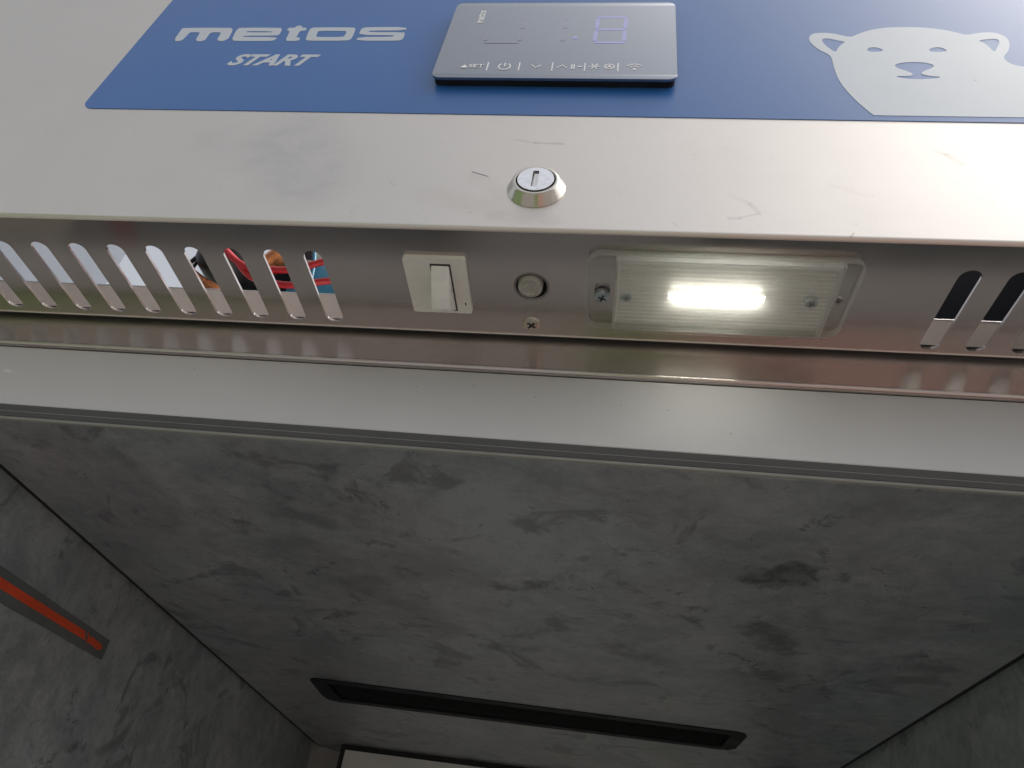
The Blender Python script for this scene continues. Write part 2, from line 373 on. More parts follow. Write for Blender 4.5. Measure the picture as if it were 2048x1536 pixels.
FRONT, UNDER, SIDE = 'front', 'under', 'side'
def plate(loops, frame, base, thick):
    """flat shape with holes, extruded. front: (x,z) stands proud of y=base toward the viewer; under: (x,y) hangs below z=base"""
    cu = bpy.data.curves.new("tmp", 'CURVE'); cu.dimensions = '2D'; cu.fill_mode = 'BOTH'; cu.extrude = thick / 2
    for lp in loops:
        sp = cu.splines.new('POLY'); sp.points.add(len(lp) - 1)
        for q, (x, y) in zip(sp.points, lp): q.co = (x, y, 0, 1)
        sp.use_cyclic_u = True
    o = bpy.data.objects.new("tmp", cu); C.objects.link(o)
    dg = bpy.context.evaluated_depsgraph_get(); me = bpy.data.meshes.new_from_object(o.evaluated_get(dg))
    bm = bmesh.new(); bm.from_mesh(me); bpy.data.objects.remove(o); bpy.data.curves.remove(cu); bpy.data.meshes.remove(me)
    bmesh.ops.remove_doubles(bm, verts=bm.verts, dist=0.0005)
    for v in bm.verts:
        x, y, z = v.co
        if frame == FRONT: v.co = (x, base - thick / 2 - z, y)
        elif frame == UNDER: v.co = (x, y, base - thick / 2 - z)
    return bm
def rrect(x0, x1, y0, y1, r, n=6):
    out = []
    for cx, cy, a0 in ((x1 - r, y0 + r, -90), (x1 - r, y1 - r, 0), (x0 + r, y1 - r, 90), (x0 + r, y0 + r, 180)):
        for k in range(n + 1):
            a = math.radians(a0 + 90 * k / n); out.append((cx + r * math.cos(a), cy + r * math.sin(a)))
    return out
def circle(cx, cy, r, n=32): return [(cx + r * math.cos(2 * math.pi * k / n), cy + r * math.sin(2 * math.pi * k / n)) for k in range(n)]
def chaikin(pts, it=2):
    for _ in range(it):
        q = []
        for i in range(len(pts)):
            a = pts[i]; b_ = pts[(i + 1) % len(pts)]
            q.append((a[0] * .75 + b_[0] * .25, a[1] * .75 + b_[1] * .25)); q.append((a[0] * .25 + b_[0] * .75, a[1] * .25 + b_[1] * .75))
        pts = q
    return pts
def extrude_x(profile, x0, x1, closed=False, nx=1):
    """sweep a (y,z) polyline along X"""
    bm = bmesh.new(); cols = []
    for i in range(nx + 1):
        x = x0 + (x1 - x0) * i / nx; cols.append([bm.verts.new((x, y, z)) for y, z in profile])
    n = len(profile)
    for a, b_ in zip(cols, cols[1:]):
        for j in range(n if closed else n - 1):
            bm.faces.new([a[j], a[(j + 1) % n], b_[(j + 1) % n], b_[j]])
    if closed:
        bm.faces.new(cols[0]); bm.faces.new(cols[-1][::-1])
    return bm
def lathe(prof, origin, axis, n=40):
    """prof: (radius, distance along axis); axis is the direction toward the viewer"""
    axis = Vector(axis).normalized(); u = axis.orthogonal().normalized(); v = axis.cross(u)
    bm = bmesh.new(); rings = []
    for r, d in prof:
        c = Vector(origin) + axis * d
        if r < 1e-6: rings.append([bm.verts.new(c)])
        else: rings.append([bm.verts.new(c + u * r * math.cos(2 * math.pi * k / n) + v * r * math.sin(2 * math.pi * k / n)) for k in range(n)])
    for a, b_ in zip(rings, rings[1:]):
        for k in range(n):
            k2 = (k + 1) % n
            if len(a) == 1 and len(b_) == 1: continue
            if len(a) == 1: bm.faces.new([a[0], b_[k], b_[k2]])
            elif len(b_) == 1: bm.faces.new([a[k], b_[0], a[k2]])
            else: bm.faces.new([a[k], b_[k], b_[k2], a[k2]])
    return bm
def tube(bm, pts, r, n=8, flat=1.0):
    pts = [Vector(p) for p in pts]
    # smooth the path
    sm = []
    for i in range(len(pts) - 1):
        p0 = pts[max(i - 1, 0)]; p1 = pts[i]; p2 = pts[i + 1]; p3 = pts[min(i + 2, len(pts) - 1)]
        for k in range(6):
            t = k / 6; sm.append(0.5 * ((2 * p1) + (p2 - p0) * t + (2 * p0 - 5 * p1 + 4 * p2 - p3) * t * t + (3 * p1 - p0 - 3 * p2 + p3) * t ** 3))
    sm.append(pts[-1]); rings = []
    for i, p in enumerate(sm):
        d = (sm[min(i + 1, len(sm) - 1)] - sm[max(i - 1, 0)]).normalized()
        u = d.cross(Vector((0, 0, 1))); u = (u if u.length > 1e-3 else d.cross(Vector((0, 1, 0)))).normalized(); v = d.cross(u)
        rings.append([bm.verts.new(p + u * r * flat * math.cos(2 * math.pi * k / n) + v * r * math.sin(2 * math.pi * k / n)) for k in range(n)])
    for a, b_ in zip(rings, rings[1:]):
        for k in range(n): bm.faces.new([a[k], b_[k], b_[(k + 1) % n], a[(k + 1) % n]])
    bm.faces.new(rings[0]); bm.faces.new(rings[-1][::-1])

# ---------------------------------------------------------------- ground
bm = bmesh.new()
vs = [bm.verts.new((x, y, -1800)) for x, y in ((-4e5, -4e5), (4e5, -4e5), (4e5, 4e5), (-4e5, 4e5))]; bm.faces.new(vs)
gr = obj('ground', bm, M_ground, recalc=False, warp=False); gr['kind'] = 'structure'

# ---------------------------------------------------------------- the refrigerator
root = bpy.data.objects.new('refrigerator', None); C.objects.link(root)
root.location = Vector((5, 450, -1800)) * MM; WORLD[root.name] = root.location.copy()
root['label'] = 'open steel refrigerator seen from below, with blue control panel and mottled grey interior'
root['category'] = 'refrigerator'
XL, XR = -375.0, 385.0

# front sheet of the hood: vertical face, tight bend, returned top
prof = [(36, 268), (0.9, 268)]
prof += [(0.0, 266.5), (0.0, 1.8)]
prof += [(1.8 - 1.8 * math.cos(math.radians(a)), 1.8 - 1.8 * math.sin(math.radians(a))) for a in (15, 30, 45, 60, 75, 90)]
inner = [(1.8, 1.2)] + [(1.2, 1.8)] + [(1.2, 266.5), (36, 266.5)]
obj('front_panel', extrude_x(prof + inner, XL, XR, closed=True, nx=8), M_front, root, smooth=30)

# underside lip with vent slots and holes
def stadium(x0, x1, y0, y1, n=8):
    r = (x1 - x0) / 2; cx = (x0 + x1) / 2
    return [(cx + r * math.cos(math.radians(180 + 180 * k / n)), y0 + r + r * math.sin(math.radians(180 + 180 * k / n))) for k in range(n + 1)] + \
           [(cx + r * math.cos(math.radians(180 * k / n)), y1 - r + r * math.sin(math.radians(180 * k / n))) for k in range(n + 1)]
loops = [[(XL, 1.8), (XR, 1.8), (XR, 63.6), (XL, 63.6)]]
for i in range(-6, 9): loops.append(stadium(-246.9 + 19 * i, -246.9 + 19 * i + 8.5, 15.6, 60.9))
for i in range(0, 10): loops.append(stadium(178.6 + 19 * i, 178.6 + 19 * i + 8.8, 14.2, 61.6))
loops.append(circle(6.7, 32.3, 7.0))
bm = plate(loops, UNDER, 1.2, 1.2)
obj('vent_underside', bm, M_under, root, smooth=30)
# hemmed rear edge of the lip
obj('lip_edge', extrude_x([(63.6, 1.15), (63.6, -0.25), (64.3, -0.35), (64.7, 0.1), (64.7, 1.15)], XL, XR, True, 8), M_hem, root, smooth=50)

# hood sides (open at the top and behind)
for x0, x1 in ((XL, XL + 1.2), (XR - 1.2, XR)):
    bm = bmesh.new(); box(bm, x0, x1, 2.0, 205, 3.0, 266); obj('hood_side', bm, M_hood, root)

# ---- nameplate
pl = [(-238.2 + 0, 225)]
np_loop = []
r = 6
for k in range(9):
    a = math.radians(180 + 90 * k / 8); np_loop.append((-234.6 + r - 3.0 + r * math.cos(a), 83.2 + r + r * math.sin(a)))
np_loop += [(312, 83.6), (318, 89), (318, 226), (-241, 226)]
np_loop[0] = (-237.8, 92)
plateobj = obj('nameplate', plate([np_loop], FRONT, 0, 0.35), M_blue, root)
LET = {"m":[[[-216.92,153.87],[-217.9,166.21],[-218.0,168.89],[-217.02,169.84],[-188.64,169.99],[-186.95,169.36],[-185.82,167.49],[-185.26,164.38],[-184.53,154.33],[-190.83,154.3],[-191.41,163.13],[-191.9,164.37],[-196.84,164.67],[-198.07,163.74],[-198.4,162.19],[-197.82,153.96],[-203.77,153.94],[-204.54,163.42],[-205.15,164.5],[-210.31,164.65],[-211.29,163.72],[-211.46,161.85],[-211.97,153.9]]],"e":[[[-181.46,170.15],[-157.89,169.99],[-156.49,169.37],[-155.65,167.81],[-155.35,165.04],[-155.4,161.98],[-156.5,160.61],[-176.43,160.56],[-176.43,158.88],[-155.46,158.95],[-155.6,156.4],[-156.35,155.2],[-157.64,154.45],[-178.65,154.35],[-180.66,155.09],[-181.85,156.75],[-182.53,160.39],[-183.18,166.24],[-182.97,169.05]],[[-175.26,165.94],[-160.64,165.8],[-160.95,164.42],[-176.59,164.39],[-176.36,165.47]]],"t":[[[-148.21,172.48],[-144.58,172.48],[-144.41,169.99],[-141.12,169.99],[-141.04,166.75],[-144.32,166.28],[-144.17,159.29],[-143.49,158.39],[-141.41,158.4],[-141.32,154.52],[-147.46,154.49],[-148.74,155.08],[-149.49,156.87],[-150.11,166.28],[-152.25,166.58],[-152.36,169.99],[-148.19,169.99]]],"o":[[[-137.19,170.45],[-113.51,170.45],[-112.11,169.52],[-111.58,167.84],[-110.97,159.1],[-111.42,156.28],[-113.46,154.94],[-135.61,154.84],[-137.11,155.73],[-137.9,157.51],[-138.77,165.98],[-138.64,169.06]],[[-132.47,166.45],[-116.99,166.31],[-115.93,165.25],[-115.93,160.57],[-116.73,159.08],[-131.38,159.03],[-132.7,160.08],[-133.22,165.07]]],"s":[[[-105.13,170.75],[-81.77,170.9],[-81.95,166.95],[-102.01,166.63],[-103.19,165.87],[-103.07,164.81],[-82.08,164.84],[-81.46,163.05],[-81.24,157.72],[-81.88,155.96],[-83.6,155.08],[-107.75,154.97],[-107.65,159.11],[-87.74,159.47],[-87.2,160.36],[-87.67,161.39],[-107.67,161.49],[-108.35,166.93],[-107.69,169.68]]]}
for k, lps in LET.items():
    pts = [lps[0]] + lps[1:]
    obj('letter', plate([chaikin(l, 1) for l in pts], FRONT, -0.35, 0.12), M_print, plateobj)
BEAR = [[[135.64,158.26],[136.16,160.69],[137.55,163.14],[140.29,164.37],[144.34,164.63],[148.79,163.78],[152.48,161.71],[155.96,160.39],[157.71,160.75],[161.3,163.8],[166.37,167.12],[172.45,169.47],[179.47,170.71],[187.95,170.83],[196.18,169.96],[203.5,167.88],[208.93,165.1],[212.95,162.46],[216.79,163.67],[221.48,165.0],[225.86,165.12],[229.27,163.69],[231.34,160.38],[231.5,155.71],[230.44,151.1],[228.61,146.55],[226.38,143.18],[224.99,140.72],[224.61,138.19],[225.68,134.94],[228.08,132.49],[231.71,131.26],[236.43,129.73],[245.07,125.14],[233.35,87.56],[219.2,87.62],[155.71,87.35],[155.06,87.9],[152.06,93.81],[148.38,102.52],[145.32,113.1],[144.16,121.47],[143.94,130.11],[144.22,136.77],[143.89,140.72],[142.55,143.0],[139.16,146.78],[136.7,151.69],[135.64,155.49]],[[141.96,157.44],[142.94,158.41],[145.79,158.54],[149.99,156.28],[153.45,154.98],[150.49,152.01],[148.38,148.24],[147.22,144.76],[145.96,145.67],[143.49,149.96],[142.11,154.33]],[[162.41,147.42],[163.91,149.17],[166.21,149.76],[168.53,148.85],[170.47,146.56],[168.72,145.28],[164.83,144.9],[162.76,145.58]],[[191.79,147.4],[193.64,149.25],[196.76,149.96],[198.96,148.94],[200.51,146.33],[198.4,145.29],[194.63,145.15],[192.09,145.81]],[[172.4,131.57],[174.37,133.57],[178.05,134.71],[182.93,135.21],[187.56,134.6],[190.16,133.21],[190.99,131.48],[189.34,129.41],[185.41,126.89],[183.39,124.73],[184.36,123.16],[187.49,122.05],[192.08,121.39],[190.17,120.21],[186.43,119.53],[181.71,119.14],[176.59,119.36],[173.13,120.25],[171.47,121.06],[172.15,121.91],[177.62,121.9],[179.52,123.08],[179.28,124.99],[176.55,127.09],[173.76,128.98]],[[217.18,156.57],[220.71,157.76],[224.12,158.48],[226.85,158.25],[227.02,155.69],[225.82,152.79],[223.54,148.21],[221.78,145.15],[221.33,147.85],[220.34,152.18],[218.94,155.07]]]
obj('bear_emblem', plate([chaikin(l, 2) for l in BEAR], FRONT, -0.35, 0.12), M_bear, plateobj)

def text_bm(txt, x0, x1, z0, z1, base, thick, shear=0.35, bold=0.0, rot=0, spacing=1.0):
    cu = bpy.data.curves.new("tmp", 'FONT'); cu.body = txt; cu.shear = shear; cu.offset = bold; cu.fill_mode = 'BOTH'; cu.extrude = 0.05
    cu.resolution_u = 4; cu.space_character = spacing
    o = bpy.data.objects.new("tmp", cu); C.objects.link(o)
    dg = bpy.context.evaluated_depsgraph_get(); me = bpy.data.meshes.new_from_object(o.evaluated_get(dg))
    bm = bmesh.new(); bm.from_mesh(me); bpy.data.objects.remove(o); bpy.data.curves.remove(cu); bpy.data.meshes.remove(me)
    for v in bm.verts:
        x, y, z = v.co
        if rot == 90: v.co = (-y, x, z)
    lx = min(v.co.x for v in bm.verts); hx = max(v.co.x for v in bm.verts); ly = min(v.co.y for v in bm.verts); hy = max(v.co.y for v in bm.verts)
    for v in bm.verts:
        x, y, z = v.co
        v.co = (x0 + (x - lx) / (hx - lx) * (x1 - x0), base - (thick if z > 0 else 0), z0 + (y - ly) / (hy - ly) * (z1 - z0))
    bmesh.ops.remove_doubles(bm, verts=bm.verts, dist=0.0003)
    return bm
obj('series_name', text_bm("START", -174.3, -123.6, 127.2, 139.5, -0.35, 0.12, shear=0.42, bold=0.036, spacing=0.97), M_print, plateobj)

# ---- control display
DT = 5.0
def dz(x, z, t=8.0):    # carry points measured on y=-8 to the glass at y=-DT
    k = (190.6 - DT) / (190.6 - t); return (40.4 + (x - 40.4) * k, -228.1 + (z + 228.1) * k)
dx0, dx1, dz0, dz1 = -54.9, 67.4, 108.2, 189.3
bm = plate([rrect(dx0 + .8, dx1 - .8, dz0 + .6, dz1 - .8, 4)], FRONT, -0.35, 3.6)
disp = obj('control_display', bm, M_black, root, smooth=30)
bm = plate([rrect(dx0, dx1, dz0, dz1, 4.5, 8)], FRONT, -3.95, 1.3); bevel(bm, 0.35, 2)
obj('display_glass', bm, M_glass, disp, smooth=30)
GY = -5.25
def icon(loops, mat=M_icon, name='icon', parent=disp):
    return obj(name, plate(loops, FRONT, GY - 0.02, 0.14 if mat is M_icon else 0.08), mat, parent)
def stroke(pts, wd, closed=False):
    """outline of a polyline of constant width"""
    P = [Vector((p[0], p[1])) for p in pts]; L = []; Rr = []
    for i, p in enumerate(P):
        a = P[(i - 1) % len(P)] if (closed or i > 0) else p; b_ = P[(i + 1) % len(P)] if (closed or i < len(P) - 1) else p
        d = (b_ - a).normalized(); n = Vector((-d.y, d.x)) * wd / 2; L.append(tuple(p + n)); Rr.append(tuple(p - n))
    return [L, Rr[::-1]] if closed else [L + Rr[::-1]]
def arc(cx, cy, r, a0, a1, n=14): return [(cx + r * math.cos(math.radians(a0 + (a1 - a0) * k / n)), cy + r * math.sin(math.radians(a0 + (a1 - a0) * k / n))) for k in range(n + 1)]
def D(x, z): return dz(x, z)
for xb in (-26.3, -10.3, 6.2, 22.3, 38.5):
    x, z = D(xb, 113.3); icon([rrect(x - .28, x + .28, z - 4, z + 4.2, .1, 2)], name='divider')
x, z = D(-38.3, 113.3); icon([[(x - 1.9, z - 1.3), (x + 1.9, z - 1.3), (x + .3, z + 1.6)]])
x0, z0 = D(-35.8, 112.2); x1, z1 = D(-28.3, 115.4)
obj('icon_text', text_bm("SET", x0, x1, z0, z1, GY - 0.02, 0.14, shear=0, bold=0.01), M_icon, disp)
x, z = D(-17.7, 113.4); icon(stroke(arc(x, z, 3.0, 125, 415, 18), 0.7)); icon([rrect(x - .3, x + .3, z, z + 3.6, .1, 2)])
x, z = D(-1.9, 113.5); icon(stroke([(x - 2.4, z + 1.6), (x, z - 1.4), (x + 2.4, z + 1.6)], 0.6))
x, z = D(11.1, 113.7); icon(stroke([(x - 2.4, z - 1.5), (x, z + 1.5), (x + 2.4, z - 1.5)], 0.6))
x, z = D(16.4, 113.7); icon([rrect(x - .9, x - .3, z - 2.4, z + 2.0, .1, 2), rrect(x + .3, x + .9, z - 2.4, z + 2.4, .1, 2)])
x, z = D(18.9, 113.7); icon([rrect(x - .2, x + 1.9, z - .4, z + .6, .1, 2)])
x, z = D(26.9, 114.0)
for a in (0, 60, 120):
    ca, sa = math.cos(math.radians(a)), math.sin(math.radians(a)); icon(stroke([(x - 2.9 * ca, z - 2.9 * sa), (x + 2.9 * ca, z + 2.9 * sa)], 0.55))
x, z = D(34.3, 114.0); icon(stroke(arc(x, z, 2.3, 0, 342, 20), 0.55, True)); icon([circle(x, z, .8, 12)])
for a in (90, 210, 330):
    icon([circle(x + 1.3 * math.cos(math.radians(a)), z + 1.3 * math.sin(math.radians(a)), .45, 8)])
x, z = D(46.4, 113.9); icon([circle(x, z - 2.2, .8, 12)])
icon(stroke(arc(x, z - 2.4, 3.0, 45, 135), 0.55)); icon(stroke(arc(x, z - 2.4, 4.9, 42, 138), 0.55))
x0, z0 = D(-39.2, 158.6); x1, z1 = D(-35.6, 173.3)
obj('icon_text', text_bm("metos", x0, x1, z0, z1, GY - 0.02, 0.14, shear=0.2, bold=0.01, rot=90), M_icon, disp)
def digit(x0, x1, z0, z1, segs, mat, slant=1.0):
    h = (z1 - z0) / 2; tk = 2.1; zm = z0 + h
    S = {'a': [(x0 + 1, z1 - tk), (x1 - 1, z1 - tk), (x1 - 1, z1), (x0 + 1, z1)], 'g': [(x0 + 1, zm - tk / 2), (x1 - 1, zm - tk / 2), (x1 - 1, zm + tk / 2), (x0 + 1, zm + tk / 2)],
         'd': [(x0 + 1, z0), (x1 - 1, z0), (x1 - 1, z0 + tk), (x0 + 1, z0 + tk)], 'f': [(x0, zm + 1.4), (x0 + tk, zm + 1.4), (x0 + tk, z1 - tk - .5), (x0, z1 - tk - .5)],
         'b': [(x1 - tk, zm + 1.4), (x1, zm + 1.4), (x1, z1 - tk - .5), (x1 - tk, z1 - tk - .5)], 'e': [(x0, z0 + tk + .5), (x0 + tk, z0 + tk + .5), (x0 + tk, zm - 1.4), (x0, zm - 1.4)],
         'c': [(x1 - tk, z0 + tk + .5), (x1, z0 + tk + .5), (x1, zm - 1.4), (x1 - tk, zm - 1.4)]}
    for k in segs:
        icon([[(x + (z - z0) * 0.02 * slant, z) for x, z in S[k]]], mat, 'display_segment')
x0, z0 = D(24.6, 137.0); x1, z1 = D(41.6, 166.5)
digit(x0, x1, z0, z1, 'abcdefg', M_seg)
x, z = D(15.3, 143.0); icon([circle(x, z, 1.5, 14)], M_seg, 'display_segment')
digit(x0 - 35, x1 - 32, z0, z1, 'bc', M_segdim)
digit(x0 - 58, x1 - 55, z0, z1, 'bcde', M_segdim)

# ---- lock
LX, LZ = 7.1, 26.4
lock = obj('door_lock', lathe([(12.6, 0), (12.6, 0.5), (12.2, 0.9), (10.2, 4.4), (9.8, 4.9), (9.2, 5.2), (8.6, 5.1), (8.4, 4.6), (8.4, 1.5)], (LX, 0, LZ), (0, -1, 0), 56), M_chrome, root, smooth=40)
obj('lock_groove', lathe([(8.35, 0), (8.35, 0.1), (7.9, 0.1)], (LX, -3.2, LZ), (0, -1, 0), 40), M_black, lock)
kx0, kx1, kz0, kz1 = LX - 1.6, LX + 1.0, LZ - 5.2, LZ + 5.6
cyl = obj('lock_cylinder', plate([circle(LX, LZ, 7.85, 48), [(kx0, kz0), (kx1, kz0), (kx1, kz1), (kx0, kz1)]], FRONT, -2.5, 3.0), plain("lock_face", (0.78, 0.78, 0.80), 0.33, 1.0, noise_amt=0.08, nscale=400), lock, smooth=30)
obj('keyway', plate([[(kx0 + .05, kz0 + .05), (kx1 - .05, kz0 + .05), (kx1 - .05, kz1 - .05), (kx0 + .05, kz1 - .05)]], FRONT, -2.5, 1.2), plain("keyway_metal", (0.4, 0.39, 0.38), 0.4, 0.8), lock)
obj('lock_shutter', plate([[(kx0 + .7, kz0 + .4), (kx1 - .1, kz0 + .4), (kx1 - .1, kz1 - 1.4), (kx0 + .7, kz1 - 1.4)]], FRONT, -3.7, 1.2), plain("shutter_metal", (0.66, 0.64, 0.63), 0.35, 0.9), lock)

# ---- rocker switch
bm = plate([rrect(-48.9, -21.2, 15.6, 48.9, 1.2, 4)], UNDER, 0, 2.2); bevel(bm, 0.5, 3)
sw = obj('rocker_switch', bm, M_white, root, smooth=40)
bm = plate([rrect(-37.0, -27.9, 18.6, 47.4, .3, 2)], UNDER, -2.2, 0.15); obj('rocker_recess', bm, plain("switch_gap", (0.05, 0.05, 0.045), 0.7), sw)
bm = extrude_x([(19.4, -2.2), (21.0, -3.3), (34.5, -12.4), (36.6, -12.6), (38, -11.4), (43, -6.6), (46.3, -2.9), (46.6, -2.2)], -36.6, -28.5, True)
bmesh.ops.recalc_face_normals(bm, faces=bm.faces); bevel(bm, 0.45, 2, 30)
obj('rocker', bm, M_white2, sw, smooth=35)
bm = plate([rrect(-24.0, -23.4, 41.8, 43.6, .2, 2)], UNDER, -2.2, 0.06); obj('switch_mark', bm, M_recess, sw)

# ---- door contact plunger and the screw under it
dc = obj('door_contact', lathe([(7.0, -14), (7.0, 0.0), (8.0, 0.35), (8.05, 0.0), (7.2, -0.3)], (6.7, 32.3, 0), (0, 0, -1), 40), plain("contact_ring", (0.30, 0.28, 0.27), 0.35, 0.9), root, smooth=40)
obj('plunger', lathe([(5.6, -9), (5.6, 1.4), (5.2, 2.4), (3.6, 2.7), (3.3, 2.2), (0, 2.4)], (6.4, 31.2, 0), (0, 0, -1), 36), plain("plunger_plastic", (0.40, 0.39, 0.35), 0.25, 0.2, coat=0.4, noise_amt=0.1, nscale=300), dc, smooth=35)
obj('contact_well', lathe([(7.0, 0), (0, 0)], (6.7, 32.3, 9), (0, 0, -1), 30), M_black, dc)

def screw_head(name, c, r, mat, parent, axis=(0, 0, -1), h=1.3, ang=45, tall=0.0):
    prof = [(r * .98, -0.2 - tall), (r, 0.1), (r * .92, h * .55), (r * .6, h * .9), (r * .3, h), (0, h)]
    o = obj(name, lathe(prof, c, axis, 28), mat, parent, smooth=40)
    bm = bmesh.new()
    for k in range(2):
        a = math.radians(ang + 90 * k); L = r * .52; wd = r * .13
        d = Vector((math.cos(a), math.sin(a), 0)); n = Vector((-d.y, d.x, 0))
        zt = c[2] - h - 0.05 - 0.02 * k; zb = zt + .35
        vs = []
        for z in (zt, zb):
            for s1, s2 in ((-1, -1), (1, -1), (1, 1), (-1, 1)):
                p = Vector((c[0], c[1], z)) + d * L * s1 + n * wd * s2; vs.append(bm.verts.new(p))
        bm.faces.new(vs[:4]); bm.faces.new(vs[4:][::-1])
        for i in range(4): bm.faces.new([vs[i], vs[(i + 1) % 4], vs[4 + (i + 1) % 4], vs[4 + i]])
    obj('cross_recess', bm, M_recess, o)
    return o
screw_head('screw', (5.9, 56.1, -0.0), 4.4, M_screw, root, ang=40, h=1.5)

# ---- lamp: tray, ribs, LED strip, clear cover
LX0, LX1, LY0, LY1 = 31.6, 141.8, 9.4, 53.6
tray = obj('lamp', plate([rrect(43.5, 133.4, 11.4, 53.0, 1.0, 3)], UNDER, -0.05, 0.9), M_tray, root)
rib0 = None
for i in range(17):
    y = 13.4 + i * 2.35
    if rib0 is None:
        rib0 = obj('rib', extrude_x([(y - .75, -4.98), (y - .2, -4.55), (y + .2, -4.55), (y + .75, -4.98)], 45, 131, True), M_ribm, tray)
    else: dup(rib0, (0, 2.35 * i, 0))
bd = bbox('led_board', M_pcb, tray, 66.2, 106.6, 30.6, 34.4, -2.6, -1.9, 0.3)
chip0 = None
for i in range(7):
    x = 68.0 + i * 5.45
    if chip0 is None: chip0 = bbox('led_chip', M_led, bd, x, x + 4.2, 31.4, 33.6, -4.1, -2.62, 0.3, 1)
    else: dup(chip0, (5.45 * i, 0, 0))
screw_head('screw', (48.6, 35.6, -1.0), 2.7, M_zinc, tray, h=0.7, ang=10)
screw_head('screw', (125.6, 32.6, -3.2), 2.7, M_zinc, tray, h=0.8, ang=25, tall=2.0)
# cover: flange plate and raised hollow box
cov = obj('lamp_cover', plate([rrect(LX0, LX1, LY0, LY1, 5.5, 8), rrect(44.2, 132.6, 11.6, 51.4, 1.0, 3)], UNDER, -0.15, 3.0), [M_acr], root, smooth=30)
CB = 6.4
obj('cover_dome', plate([rrect(43.0, 133.6, 10.4, 52.4, 1.6, 4)], UNDER, -CB + 1.4, 1.4), M_dome, cov, smooth=30)
for (a0, a1, b0, b1) in ((43.0, 44.3, 10.4, 52.4), (132.3, 133.6, 10.4, 52.4)):
    bbox('cover_end_wall', M_acre, cov, a0, a1, b0, b1, -CB + 1.42, -0.5, 0.25)
for (a0, a1, b0, b1) in ((44.35, 132.25, 10.4, 11.5), (44.35, 132.25, 51.3, 52.4)):
    bbox('cover_side_wall', M_acrw, cov, a0, a1, b0, b1, -CB + 1.42, -0.5, 0.25)
# polished rim of the flange
bm = plate([rrect(LX0 - .05, LX1 + .05, LY0 - .05, LY1 + .05, 5.5, 8), rrect(LX0 + .45, LX1 - .45, LY0 + .45, LY1 - .45, 5.1, 8)], UNDER, -0.2, 3.05)
obj('cover_rim', bm, M_acre, cov, smooth=30)
screw_head('screw', (38.0, 34.2, -2.6), 3.5, M_zinc, cov, h=1.2, ang=20, tall=1.5)
screw_head('screw', (137.0, 33.4, -0.1), 2.5, M_under, cov, h=0.6, ang=70)

# ---- cabinet front frame: steel flange standing behind the lip, rolled at its foot
FY = 67.5
def fz(pr): return [(y, -228.1 + (z + 228.1) * 1.00585) for y, z in pr]
roll = [(FY - 0.9 + 1.0 * math.cos(math.radians(a)), -20.9 + 1.3 * math.sin(math.radians(a))) for a in (60, 100, 140, 180, 215, 250, 280, 310)] + [(FY + 1.2, -22.5)]
prof = [(FY + 1.1, 1.5), (FY, 1.5), (FY, 0.0), (FY, -18.6)] + roll
obj('inner_flange', extrude_x(fz([(FY + 1.1, 22.8), (FY, 22.8), (FY, 1.6), (FY + 1.1, 1.6)]), XL, XR, True, 8), M_inner, root)
obj('frame_flange', extrude_x(fz(prof + [(FY + 1.2, -20)]), XL, XR, True, 8), M_flange, root, smooth=50)
obj('flange_foot_gap', extrude_x(fz([(FY + 0.9, -22.3), (FY + 0.9, -24.6), (FY + 2, -24.6), (FY + 2, -22.3)]), XL, XR, True, 8), M_seal, root)
bbox('lip_gap_shade', M_seal, root, XL + 2, XR - 2, 61.8, FY - 0.1, 1.3, 3.0, 0.2)  # black strip standing in for the shade inside the lip gap
obj('face_strip', extrude_x(fz([(FY + 1.8, -23.0), (FY + .5, -23.1), (FY, -23.7), (FY, -59.0), (FY + .4, -59.35), (FY + 2.5, -59.35)]), XL, XR, False, 8), M_strip, root, smooth=40)
# dark stepped channel and bead
obj('channel_profile', extrude_x([(67.8, -58.0), (67.9, -58.7), (69.0, -61.1), (69.25, -60.9), (69.35, -61.5), (70.3, -63.3), (70.9, -63.0), (70.9, -57.0), (68.6, -57.0)], XL, XR, True, 1), M_gasket, root)
obj('channel_seam', extrude_x([(69.0, -60.95), (69.12, -61.3), (69.35, -61.35), (69.3, -60.95)], XL, XR, True, 1), M_bead, root)
obj('channel_bead', extrude_x([(71.3 + 1.0 * math.cos(math.radians(a)), -64.0 + 1.0 * math.sin(math.radians(a))) for a in range(0, 360, 30)], XL, XR, True, 1), M_bead, root, smooth=60)

# ---- interior
CZ = -65.0
def xl(y): return -274.9 - 0.0225 * (y - 66)
def xr(y): return 292.9 - 0.0150 * (y - 66)
YB = 826.0
gap = 5.0
RC = 45.0
ceil = [(xl(68) + gap, 71.9), (xr(68) - gap, 71.9), (xr(YB) - gap, YB - RC)]
ceil += [(xr(YB) - gap - RC + RC * math.cos(math.radians(a)), YB - RC + (RC - gap) * math.sin(math.radians(a))) for a in (20, 45, 70, 90)]
lc = [(xl(YB) + gap + RC - RC * math.cos(math.radians(a)), YB - RC + (RC - gap) * math.sin(math.radians(a))) for a in (90, 75, 60, 45, 30, 15, 0)]
ceil += lc
gl = [(-203.0, 472), (-203.5, 478), (-198, 466)]
gout = [(-197, 467.5), (173, 481), (180, 485), (182.5, 492), (181.5, 540), (176, 548), (168, 550), (-196, 546), (-206, 541), (-209, 530), (-206.5, 476), (-203, 470)]
obj('ceiling_panel', plate([ceil, gout], UNDER, CZ + 3, 3.0), M_ceil, root)
obj('ceiling_backing', plate([[(XL + 5, 75), (XR - 5, 75), (XR - 5, YB + 20), (XL + 5, YB + 20)]], UNDER, CZ + 32, 6), M_seal, root)
